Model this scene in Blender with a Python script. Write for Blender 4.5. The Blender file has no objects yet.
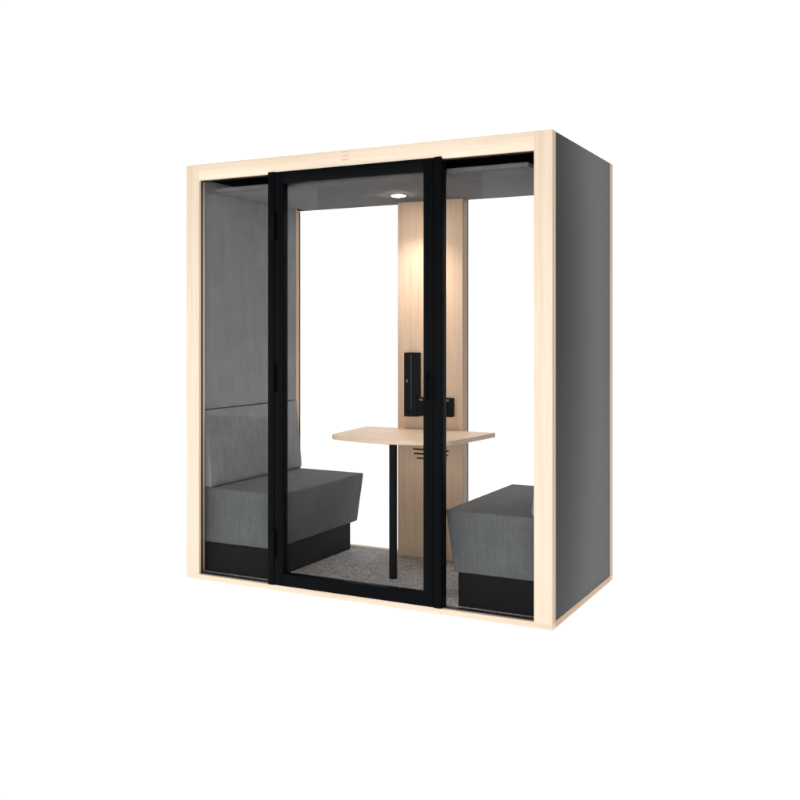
import bpy, bmesh, math, random
from mathutils import Vector
random.seed(4)
sc = bpy.context.scene
col = sc.collection

# ------------------------------------------------------------------ materials
def new_mat(name):
    m = bpy.data.materials.new(name); m.use_nodes = True
    nt = m.node_tree; nt.nodes.clear()
    out = nt.nodes.new('ShaderNodeOutputMaterial')
    return m, nt, out

def N(nt, kind, **kw):
    n = nt.nodes.new(kind)
    for k, v in kw.items():
        setattr(n, k, v)
    return n

def bsdf(nt, out, rough=.5, spec=.5):
    b = N(nt, 'ShaderNodeBsdfPrincipled')
    b.inputs['Roughness'].default_value = rough
    b.inputs['Specular IOR Level'].default_value = spec
    nt.links.new(b.outputs[0], out.inputs['Surface'])
    return b

def coords(nt, scale):
    tc = N(nt, 'ShaderNodeTexCoord'); mp = N(nt, 'ShaderNodeMapping')
    mp.inputs['Scale'].default_value = scale
    nt.links.new(tc.outputs['Object'], mp.inputs['Vector'])
    return mp.outputs[0]

def noise(nt, vec, scale, detail=4, rough=.55, dist=0):
    n = N(nt, 'ShaderNodeTexNoise')
    n.inputs['Scale'].default_value = scale
    n.inputs['Detail'].default_value = detail
    n.inputs['Roughness'].default_value = rough
    n.inputs['Distortion'].default_value = dist
    nt.links.new(vec, n.inputs['Vector'])
    return n.outputs['Fac']

def ramp(nt, fac, stops):
    r = N(nt, 'ShaderNodeValToRGB')
    e = r.color_ramp.elements
    while len(e) > 1: e.remove(e[-1])
    e[0].position = stops[0][0]; e[0].color = (*stops[0][1], 1)
    for p, c in stops[1:]:
        x = e.new(p); x.color = (*c, 1)
    nt.links.new(fac, r.inputs[0])
    return r.outputs[0]

def bump(nt, b, h, strength, dist=.002):
    n = N(nt, 'ShaderNodeBump')
    n.inputs['Strength'].default_value = strength
    n.inputs['Distance'].default_value = dist
    nt.links.new(h, n.inputs['Height'])
    nt.links.new(n.outputs[0], b.inputs['Normal'])

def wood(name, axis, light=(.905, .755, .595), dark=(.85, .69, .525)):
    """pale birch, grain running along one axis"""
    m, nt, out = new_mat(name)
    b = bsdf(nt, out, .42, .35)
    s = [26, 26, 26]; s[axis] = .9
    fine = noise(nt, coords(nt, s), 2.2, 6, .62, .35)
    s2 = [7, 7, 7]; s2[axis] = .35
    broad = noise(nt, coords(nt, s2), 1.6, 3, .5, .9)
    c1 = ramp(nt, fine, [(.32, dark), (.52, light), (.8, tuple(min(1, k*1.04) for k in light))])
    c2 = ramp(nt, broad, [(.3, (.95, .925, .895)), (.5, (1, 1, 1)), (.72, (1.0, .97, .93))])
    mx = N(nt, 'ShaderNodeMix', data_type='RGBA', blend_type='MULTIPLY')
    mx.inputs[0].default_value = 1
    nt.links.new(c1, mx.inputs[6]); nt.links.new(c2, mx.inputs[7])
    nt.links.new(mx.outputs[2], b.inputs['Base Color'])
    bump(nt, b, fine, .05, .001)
    return m

def fabric(name, base):
    """woven wool felt: fine weave, faint vertical streaks, soft mottling"""
    m, nt, out = new_mat(name)
    b = bsdf(nt, out, .95, .12)
    weave = noise(nt, coords(nt, (1, 1, .45)), 260, 3, .7)
    streak = noise(nt, coords(nt, (60, 60, 2.2)), 1.6, 5, .65)
    mott = noise(nt, coords(nt, (1, 1, 1)), 7, 4, .6)
    def g(k): return tuple(v*k for v in base)
    c1 = ramp(nt, streak, [(.3, g(.86)), (.5, g(1)), (.7, g(1.12))])
    c2 = ramp(nt, mott, [(.3, (.86, .86, .87)), (.7, (1.08, 1.08, 1.07))])
    c3 = ramp(nt, weave, [(.35, (.80, .80, .80)), (.65, (1.15, 1.15, 1.15))])
    a = N(nt, 'ShaderNodeMix', data_type='RGBA', blend_type='MULTIPLY'); a.inputs[0].default_value = 1
    nt.links.new(c1, a.inputs[6]); nt.links.new(c2, a.inputs[7])
    d = N(nt, 'ShaderNodeMix', data_type='RGBA', blend_type='MULTIPLY'); d.inputs[0].default_value = 1
    nt.links.new(a.outputs[2], d.inputs[6]); nt.links.new(c3, d.inputs[7])
    nt.links.new(d.outputs[2], b.inputs['Base Color'])
    b.inputs['Sheen Weight'].default_value = .08
    bump(nt, b, weave, .25, .0015)
    return m

def carpet_mat():
    m, nt, out = new_mat('carpet')
    b = bsdf(nt, out, 1, .05)
    n1 = noise(nt, coords(nt, (1, 1, 1)), 125, 3, .7)
    n2 = noise(nt, coords(nt, (1, 1, 1)), 30, 4, .65, .6)
    c1 = ramp(nt, n1, [(.36, (.20, .205, .21)), (.5, (.62, .625, .63)), (.64, (1, 1, 1))])
    c2 = ramp(nt, n2, [(.36, (.78, .78, .78)), (.64, (1.12, 1.12, 1.12))])
    a = N(nt, 'ShaderNodeMix', data_type='RGBA', blend_type='MULTIPLY'); a.inputs[0].default_value = 1
    nt.links.new(c1, a.inputs[6]); nt.links.new(c2, a.inputs[7])
    nt.links.new(a.outputs[2], b.inputs['Base Color'])
    bump(nt, b, n1, .6, .004)
    return m

def plain(name, c, rough=.5, spec=.5, var=.12, metal=0):
    m, nt, out = new_mat(name)
    b = bsdf(nt, out, rough, spec)
    n = noise(nt, coords(nt, (1, 1, 1)), 60, 5, .6)
    lo = tuple(v*(1-var) for v in c); hi = tuple(v*(1+var) for v in c)
    nt.links.new(ramp(nt, n, [(.3, lo), (.7, hi)]), b.inputs['Base Color'])
    rr = N(nt, 'ShaderNodeMapRange')
    rr.inputs['To Min'].default_value = rough-.05; rr.inputs['To Max'].default_value = rough+.05
    nt.links.new(n, rr.inputs['Value']); nt.links.new(rr.outputs[0], b.inputs['Roughness'])
    b.inputs['Metallic'].default_value = metal
    if max(c) > .02: bump(nt, b, n, .03, .001)
    return m

def glass_mat():
    m, nt, out = new_mat('clear_glass')
    t = N(nt, 'ShaderNodeBsdfTransparent'); t.inputs[0].default_value = (1, 1, 1, 1)
    g = N(nt, 'ShaderNodeBsdfGlossy'); g.inputs['Roughness'].default_value = 0
    f = N(nt, 'ShaderNodeFresnel'); f.inputs['IOR'].default_value = 1.135   # anti-reflective laminate
    mx = N(nt, 'ShaderNodeMixShader')
    nt.links.new(f.outputs[0], mx.inputs[0])
    nt.links.new(t.outputs[0], mx.inputs[1]); nt.links.new(g.outputs[0], mx.inputs[2])
    nt.links.new(mx.outputs[0], out.inputs['Surface'])
    return m

def emit_mat(name, c, s):
    m, nt, out = new_mat(name)
    e = N(nt, 'ShaderNodeEmission'); e.inputs[0].default_value = (*c, 1); e.inputs[1].default_value = s
    nt.links.new(e.outputs[0], out.inputs['Surface'])
    return m

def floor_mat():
    """white studio floor with an added glow, brighter than paper white everywhere"""
    m, nt, out = new_mat('glowing_white_floor')
    e = N(nt, 'ShaderNodeEmission')  # floor glows by itself, so no shadow shows on it
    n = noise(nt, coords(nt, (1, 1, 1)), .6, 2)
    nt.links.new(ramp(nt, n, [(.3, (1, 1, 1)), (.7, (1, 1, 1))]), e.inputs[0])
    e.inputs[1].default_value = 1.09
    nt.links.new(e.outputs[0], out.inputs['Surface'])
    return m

M = dict(
    wx=wood('birch_along_width', 0), wy=wood('birch_along_depth', 1, (.70, .49, .33), (.61, .41, .26)),  # second one: darkened and warmed, side shade mixed into the colour
    wz=wood('birch_upright', 2), we=wood('birch_shaded_side', 2, (.72, .51, .35), (.63, .43, .28)),  # second one: birch with the shade of the side faces painted in
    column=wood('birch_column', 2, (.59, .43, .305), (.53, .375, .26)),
    table=wood('birch_table', 0, (.84, .655, .49), (.77, .575, .42)),
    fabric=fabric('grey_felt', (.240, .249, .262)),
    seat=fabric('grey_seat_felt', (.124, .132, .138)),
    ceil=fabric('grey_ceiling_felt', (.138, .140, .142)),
    carpet=carpet_mat(),
    side=plain('charcoal_laminate', (.011, .0152, .0172), .40, .22, .05),
    black=plain('black_powder_coat', (.0022, .0030, .0040), .5, .04),
    void=plain('black_void_lining', (.004, .004, .004), .9, .02),
    plinth=plain('black_plinth', (.0045, .0055, .006), .7, .06),
    gasket=plain('dark_gasket', (.035, .02, .018), .7, .2),
    metal=plain('brushed_metal', (.6, .6, .6), .35, .5, .05, 1),
    logo=plain('engraved_mark', (.72, .575, .445), .6, .2),
    slot=plain('slot_shadow', (.045, .022, .016), .8, .05),
    dot=plain('pale_glint', (.10, .105, .11), .4, .4),  # pale tone painted for the glints and edge highlight on the console
    white=plain('white_ring', (.42, .41, .40), .4, .4),
    glass=glass_mat(), lens=emit_mat('lit_lens', (1, .96, .90), 75), floor=floor_mat(),
)

# ------------------------------------------------------------------ mesh helpers
def add_box(bm, x0, x1, y0, y1, z0, z1, bev=0, seg=2):
    t = bmesh.new()
    vs = [t.verts.new((x, y, z)) for x in (x0, x1) for y in (y0, y1) for z in (z0, z1)]
    for f in ((0, 1, 3, 2), (4, 6, 7, 5), (0, 4, 5, 1), (2, 3, 7, 6), (0, 2, 6, 4), (1, 5, 7, 3)):
        t.faces.new([vs[i] for i in f])
    bmesh.ops.recalc_face_normals(t, faces=t.faces)
    if bev:
        bmesh.ops.bevel(t, geom=list(t.edges), offset=bev, segments=seg, profile=.5, affect='EDGES')
    merge(bm, t)

def merge(bm, t):
    mp = {v: bm.verts.new(v.co) for v in t.verts}
    for f in t.faces:
        bm.faces.new([mp[v] for v in f.verts])
    t.free()

def box(x0, x1, y0, y1, z0, z1, bev=0, seg=2):
    bm = bmesh.new(); add_box(bm, x0, x1, y0, y1, z0, z1, bev, seg); return bm

def prism(poly, a0, a1, axis, bev=0, seg=3, bm=None):
    """extrude a polygon: axis 'y' -> poly is (x,z); axis 'z' -> poly is (x,y)"""
    t = bmesh.new()
    def P(p, a): return (p[0], a, p[1]) if axis == 'y' else (p[0], p[1], a)
    A = [t.verts.new(P(p, a0)) for p in poly]; B = [t.verts.new(P(p, a1)) for p in poly]
    n = len(poly)
    t.faces.new(A); t.faces.new(B[::-1])
    for i in range(n):
        t.faces.new((A[i], B[i], B[(i+1) % n], A[(i+1) % n]))
    bmesh.ops.recalc_face_normals(t, faces=t.faces)
    if bev:
        bmesh.ops.bevel(t, geom=list(t.edges), offset=bev, segments=seg, profile=.5, affect='EDGES')
    if bm is None: return t
    merge(bm, t); return bm

def add_cyl(bm, x, y, z0, z1, r, n=32, bev=0, r2=None):
    t = bmesh.new()
    r2 = r if r2 is None else r2
    A = [t.verts.new((x+r*math.cos(2*math.pi*i/n), y+r*math.sin(2*math.pi*i/n), z0)) for i in range(n)]
    B = [t.verts.new((x+r2*math.cos(2*math.pi*i/n), y+r2*math.sin(2*math.pi*i/n), z1)) for i in range(n)]
    f0 = t.faces.new(A); f1 = t.faces.new(B[::-1])
    for i in range(n):
        t.faces.new((A[i], B[i], B[(i+1) % n], A[(i+1) % n]))
    bmesh.ops.recalc_face_normals(t, faces=t.faces)
    if bev:
        es = set(f0.edges) | set(f1.edges)
        bmesh.ops.bevel(t, geom=list(es), offset=bev, segments=2, profile=.5, affect='EDGES')
    merge(bm, t)

def empty(name, loc, label, cat, group=None):
    o = bpy.data.objects.new(name, None); col.objects.link(o)
    o.location = loc; o.empty_display_size = .1
    o['label'] = label; o['category'] = cat
    if group: o['group'] = group
    return o

def world_loc(o):
    v = Vector(o.location)
    while o.parent:
        o = o.parent; v += Vector(o.location)
    return v

def obj(name, bm, mat, parent=None, label=None, smooth=True):
    """link one mesh object; its origin sits at the middle of its base"""
    xs = [v.co for v in bm.verts]
    lo = Vector([min(c[i] for c in xs) for i in range(3)]); hi = Vector([max(c[i] for c in xs) for i in range(3)])
    org = Vector(((lo.x+hi.x)/2, (lo.y+hi.y)/2, lo.z))
    for v in bm.verts: v.co -= org
    me = bpy.data.meshes.new(name); bm.to_mesh(me); bm.free()
    me.materials.append(mat)
    if smooth:
        for p in me.polygons: p.use_smooth = True
        me.set_sharp_from_angle(angle=math.radians(35))
    o = bpy.data.objects.new(name, me); col.objects.link(o)
    o.parent = parent
    o.location = org - (world_loc(parent) if parent else Vector())
    if label: o['label'] = label
    return o

def tag(o, label, cat, group=None):
    o['label'] = label; o['category'] = cat
    if group: o['group'] = group
    return o

# ------------------------------------------------------------------ the surface
fl = bmesh.new()
S = 400
vs = [fl.verts.new(p) for p in ((-S, -S, 0), (S, -S, 0), (S, S, 0), (-S, S, 0))]
fl.faces.new(vs)
fo = obj('floor', fl, M['floor'], smooth=False); fo['kind'] = 'structure'

# ------------------------------------------------------------------ the pod shell
ZB = .003            # pod sits on thin glides
pod = empty('meeting_pod', (0, .5, 0),
            'two-seat office meeting pod with birch frame, charcoal sides and black glazed door', 'meeting pod')
# front frame
bb = box(-.9995, .9995, .0003, .046, ZB, .031, .002)
obj('bottom_board', bb, M['wx'], pod)
def stile(s):
    pts = [(s*1.0, 0), (s*.915, 0), (s*.915, .018), (s*.93, .018), (s*.93, .046), (s*1.0, .046)]
    return prism(pts, .029, 2.17, 'z', .002, 2)
for s in (-1, 1):
    st = obj('stile', stile(s), M['wz'], pod)
    st.data.materials.append(M['we'])           # same birch, outer side darkened: shade put into its colour
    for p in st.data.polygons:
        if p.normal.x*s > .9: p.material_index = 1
tb = obj('top_beam', box(-.93, .93, .0003, .046, 2.087, 2.1695, .0012), M['wx'], pod)
# small three-bar mark on the beam
lg = bmesh.new()
for z0, z1, x0, x1 in ((2.155, 2.162, -.052, -.015), (2.139, 2.146, -.052, -.015), (2.118, 2.126, -.052, -.015)):
    add_box(lg, x0, x1, -.0008, .002, z0, z1)
obj('engraved_logo', lg, M['logo'], tb)
# gaskets around the front opening
gk = bmesh.new()
for s in (-1, 1):
    a, b = sorted((s*.931, s*.9255))
    add_box(gk, a, b, .0195, .0445, .031, 2.088)
add_box(gk, -.925, .925, .020, .044, .030, .0345)
add_box(gk, -.925, .925, .020, .044, 2.083, 2.088)
obj('gasket', gk, M['gasket'], pod)
# inner birch lining strip behind the front glass
for s in (-1, 1):
    a, b = sorted((s*.96, s*.9295))
    obj('lining_strip', box(a, b, .0462, .066, .03, 2.10, .001), M['wz'], pod)
# side walls
for s in (-1, 1):
    a, b = sorted((s*.998, s*.962))
    p = obj('side_panel', box(a, b, .0462, .946, .0342, 2.169, .0015), M['side'], pod)
    a, b = sorted((s*1.0, s*.932))
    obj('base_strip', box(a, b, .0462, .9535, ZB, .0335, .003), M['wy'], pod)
    a, b = sorted((s*.9615, s*.93))
    obj('wall_upholstery', box(a, b, .0664, .9545, .886, 2.10, .006, 3), M['fabric'], pod)
# rear frame
for s in (-1, 1):
    pts = [(s*1.0, .9465), (s*.9625, .9465), (s*.9625, .955), (s*.93, .955), (s*.93, 1.0), (s*1.0, 1.0)]
    obj('rear_stile', prism(pts, .0342, 2.169, 'z', .003, 2), M['we'], pod)  # shade of the sides is in this wood's colour
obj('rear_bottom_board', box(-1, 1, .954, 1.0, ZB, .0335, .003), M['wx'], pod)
obj('rear_beam', box(-.929, .929, .956, 1.0, 2.036, 2.168, .003), M['void'], pod)
rg = bmesh.new()
for s in (-1, 1):
    a, b = sorted((s*.931, s*.926))
    add_box(rg, a, b, .9865, .9925, .034, 2.03)
    a, b = sorted((s*.199, s*.2009))
    add_box(rg, a, b, .9445, .949, .034, 2.0285)
obj('rear_gasket', rg, M['gasket'], pod)
# roof board and dropped felt ceiling
obj('roof_panel', box(-.9615, .9615, .047, .9555, 2.105, 2.163), M['void'], pod)
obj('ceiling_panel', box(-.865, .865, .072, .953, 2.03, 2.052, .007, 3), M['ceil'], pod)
# floor build-up
cp = bmesh.new(); add_box(cp, -.9295, .9295, .0465, .9535, .006, .028, .002)
obj('carpet', cp, M['carpet'], pod)
# birch service column at the back
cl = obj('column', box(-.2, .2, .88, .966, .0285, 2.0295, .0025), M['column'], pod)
sl = bmesh.new()
for x0, x1, z, k in ((-.103, .118, .637, 0), (-.096, .112, .6125, 0), (-.078, .105, .588, 0)):
    add_box(sl, x0, x1, .878, .884, z-.0045, z+.0045, .0018)
obj('ventilation_slots', sl, M['slot'], cl)
# glass
obj('window_pane', box(-.926, -.462, .028, .034, .0346, 2.083), M['glass'], pod, smooth=False)
obj('window_pane', box(.462, .926, .028, .034, .0346, 2.083), M['glass'], pod, smooth=False)
obj('rear_pane', box(-.926, -.06, .985, .993, .0335, 2.034), M['glass'], pod, smooth=False)
obj('rear_pane', box(.06, .926, .985, .993, .0335, 2.034), M['glass'], pod, smooth=False)
# black door posts
for s in (-1, 1):
    a, b = sorted((s*.4755, s*.4385))
    obj('door_post', box(a, b, -.010, .052, .0315, 2.0945, .002), M['black'], pod)
# door leaf
X0, X1, Z0, Z1, W = -.436, .436, .034, 2.092, .050
fr = bmesh.new()
add_box(fr, X0, X0+W, -.009, .036, Z0, Z1, .002)
add_box(fr, X1-W, X1, -.009, .036, Z0, Z1, .002)
add_box(fr, X0+W+.0001, X1-W-.0001, -.0088, .0358, Z1-.060, Z1-.0002, .002)
add_box(fr, X0+W+.0001, X1-W-.0001, -.0088, .0358, Z0+.0002, Z0+.060, .002)
door = obj('door', fr, M['black'], pod)
obj('door_pane', box(X0+W-.004, X1-W+.004, .012, .018, Z0+.057, Z1-.057), M['glass'], door, smooth=False)
# pull handle: back plate, two stand-offs and a bar
hd = bmesh.new()
add_box(hd, .398, .424, -.0125, -.0085, .965, 1.115, .0015)
add_box(hd, .404, .416, -.030, -.012, 1.085, 1.097, .002)
add_box(hd, .404, .416, -.030, -.012, .985, .997, .002)
add_box(hd, .400, .414, -.040, -.029, .985, 1.098, .004, 3)
obj('door_handle', hd, M['black'], door)
# hinges on the left post: one built, two copied
hb = bmesh.new()
for a, b in ((0, .046), (.048, .094), (.096, .142)):
    add_cyl(hb, -.437, -.0165, 1.752+a, 1.752+b, .0085, 20, .0015)
add_box(hb, -.462, -.4375, -.0125, -.0095, 1.757, 1.889, .001)
h0 = obj('hinge', hb, M['black'], door)
for z in (.995, .165):
    h = h0.copy(); col.objects.link(h); h.parent = door
    h.location.z = h0.location.z - 1.752 + z

# ------------------------------------------------------------------ benches
def bench(s, label):
    root = empty('bench', (s*.72, .5, .028), label, 'bench', 'upholstered benches facing each other inside the pod')
    seat = [(s*.958, .185), (s*.502, .185), (s*.458, .470), (s*.958, .472)]
    t = prism(seat, .078, .952, 'y')
    bmesh.ops.subdivide_edges(t, edges=t.edges, cuts=1, use_grid_fill=True)
    bmesh.ops.recalc_face_normals(t, faces=t.faces)
    sharp = [e for e in t.edges if len(e.link_faces) == 2 and e.calc_face_angle(0) > .3]
    bmesh.ops.bevel(t, geom=sharp, offset=.009, segments=3, profile=.5, affect='EDGES')
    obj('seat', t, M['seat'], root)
    d = .011 if s > 0 else 0
    back = [(s*.9605, .4745), (s*(.893-d), .4745), (s*(.888-d), .495), (s*.926, .879), (s*.9605, .879)]
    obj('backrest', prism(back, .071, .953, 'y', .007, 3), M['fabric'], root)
    a, b = sorted((s*.958, s*.520))
    obj('plinth', box(a, b, .085, .90, .0283, .186, .002), M['plinth'], root)
bench(-1, 'dark grey upholstered bench with black plinth against the left wall, fully visible with its backrest')
bench(1, 'dark grey upholstered bench behind the right pane, backrest hidden by the birch stile')

# ------------------------------------------------------------------ table
tbl = empty('table', (0, .6, .028), 'small birch table with bowed front edge on one black leg between the benches', 'table')
def rounded(pts, r, n=5):
    out = []
    k = len(pts)
    for i, (p, rr) in enumerate(zip(pts, r)):
        p = Vector(p); a = Vector(pts[i-1]); b = Vector(pts[(i+1) % k])
        if rr == 0: out.append(tuple(p)); continue
        u = (a-p).normalized()*rr; v = (b-p).normalized()*rr
        for j in range(n+1):
            t = j/n
            q = (p+u)*(1-t)**2 + p*2*t*(1-t) + (p+v)*t*t
            out.append(tuple(q))
    return out
pts = [(-.40, .8785), (-.352, .385), (.0, .258), (.352, .385), (.395, .8785)]
top = rounded(pts, [.012, .05, .26, .05, .012], 8)
obj('tabletop', prism(top, .727, .752, 'z', .003, 2), M['table'], tbl)
lb = bmesh.new()
add_cyl(lb, .018, .402, .032, .7268, .0205, 32)
add_cyl(lb, .018, .402, .7195, .7266, .05, 32, .001)
obj('leg', lb, M['black'], tbl)
fb = bmesh.new(); add_cyl(fb, .018, .402, .0282, .0345, .0215, 32, .001)
obj('foot', fb, M['black'], tbl)

# ------------------------------------------------------------------ console on the column
con = empty('wall_console', (0, .88, .82), 'black L-shaped power and control console fixed to the birch column above the table', 'console')
c1 = obj('upright_housing', box(-.137, -.094, .832, .8798, .8225, 1.1805, .003), M['black'], con)
obj('upright_cover', box(-.0925, -.052, .836, .8798, .8235, 1.1800, .003), M['black'], con)
obj('edge_highlight', box(-.0939, -.0926, .8335, .86, .86, 1.178), M['dot'], con)  # pale strip painted as the highlight along the housing edge
obj('socket_box', box(-.0515, .152, .842, .8798, .828, .932, .004), M['black'], con)
bt = bmesh.new(); add_box(bt, -.122, -.112, .8295, .834, 1.012, 1.032, .002)
obj('housing_glint', bt, M['dot'], c1)  # pale dot standing in for a glint on the housing
for x in (-.035, .125):
    obj('box_glint', box(x-.011, x+.011, .8405, .846, .914, .924, .001), M['dot'], con)  # pale bars painted as glints near the box's top edge

# ------------------------------------------------------------------ downlight
LX, LY = -.055, .606
dl = empty('downlight', (LX, LY, 2.02), 'lit round warm white downlight set in the grey felt ceiling', 'ceiling light')
rb = bmesh.new(); add_cyl(rb, LX, LY, 2.0255, 2.0305, .044, 40, .001)
obj('ring', rb, M['white'], dl)
lb = bmesh.new(); add_cyl(lb, LX, LY, 2.0215, 2.0256, .030, 48, 0, .038)
obj('lens', lb, M['lens'], dl)
sp = bpy.data.lights.new('downlight_beam', 'SPOT')
sp.energy = 31; sp.color = (1, .91, .86); sp.spot_size = math.radians(110); sp.spot_blend = 1
sp.shadow_soft_size = .03
so = bpy.data.objects.new('downlight_beam', sp); col.objects.link(so)
so.parent = dl; so.location = (0, 0, -.012); so.rotation_euler = (math.radians(6), 0, 0)

# ------------------------------------------------------------------ studio light
def area(name, loc, target, sx, sy, energy, color=(1, 1, 1)):
    l = bpy.data.lights.new(name, 'AREA'); l.shape = 'RECTANGLE'
    l.size = sx; l.size_y = sy; l.energy = energy; l.color = color
    o = bpy.data.objects.new(name, l); col.objects.link(o)
    o.location = loc
    d = Vector(target)-Vector(loc)
    o.rotation_euler = d.to_track_quat('-Z', 'Y').to_euler()
    return o
# two soft boxes in front with a dark gap between them (the gap is what the glass mirrors)
area('softbox', (-10.15, -8, 1.73), (-10.15, 0, 1.73), 10.0, 3.4, 395, (1, .985, .96))
area('softbox', (2.4, -8, 1.73), (2.4, 0, 1.73), 10.0, 3.4, 395, (1, .985, .96))

w = bpy.data.worlds.new('World'); sc.world = w; w.use_nodes = True
nt = w.node_tree; nt.nodes.clear()
out = nt.nodes.new('ShaderNodeOutputWorld'); bg = nt.nodes.new('ShaderNodeBackground')
tc = nt.nodes.new('ShaderNodeTexCoord'); sx = nt.nodes.new('ShaderNodeSeparateXYZ')
nt.links.new(tc.outputs['Generated'], sx.inputs[0])
mr = nt.nodes.new('ShaderNodeMapRange'); mr.interpolation_type = 'SMOOTHSTEP'
mr.inputs['From Min'].default_value = -.35; mr.inputs['From Max'].default_value = .15
mr.inputs['To Min'].default_value = .06; mr.inputs['To Max'].default_value = 1.09
nt.links.new(sx.outputs['Y'], mr.inputs['Value'])
mx = nt.nodes.new('ShaderNodeMapRange'); mx.interpolation_type = 'SMOOTHSTEP'
mx.inputs['From Min'].default_value = .35; mx.inputs['From Max'].default_value = .85
mx.inputs['To Min'].default_value = 1; mx.inputs['To Max'].default_value = .25
nt.links.new(sx.outputs['X'], mx.inputs['Value'])
mu = nt.nodes.new('ShaderNodeMath'); mu.operation = 'MULTIPLY'
nt.links.new(mr.outputs[0], mu.inputs[0]); nt.links.new(mx.outputs[0], mu.inputs[1])
nt.links.new(mu.outputs[0], bg.inputs['Strength'])
bg.inputs['Color'].default_value = (1, 1, 1, 1)
nt.links.new(bg.outputs[0], out.inputs['Surface'])

# ------------------------------------------------------------------ camera
cam = bpy.data.cameras.new('camera'); co = bpy.data.objects.new('camera', cam); col.objects.link(co)
co.location = (2.33435, -4.08605, 1.28719)
co.rotation_euler = (math.pi/2, 0, .482629)
cam.sensor_width = 36; cam.lens = 981.9347/800*36
cam.shift_x = (400-387.0869)/800
cam.shift_y = -(400-333.497)/800
cam.clip_end = 1000; cam.clip_start = .05
sc.camera = co
sc.view_settings.view_transform = 'Standard'; sc.view_settings.look = 'None'
sc.view_settings.exposure = 0; sc.view_settings.gamma = 1
sc.cycles.denoising_input_passes = 'RGB_ALBEDO'
sc.cycles.transparent_max_bounces = 24; sc.cycles.max_bounces = 12
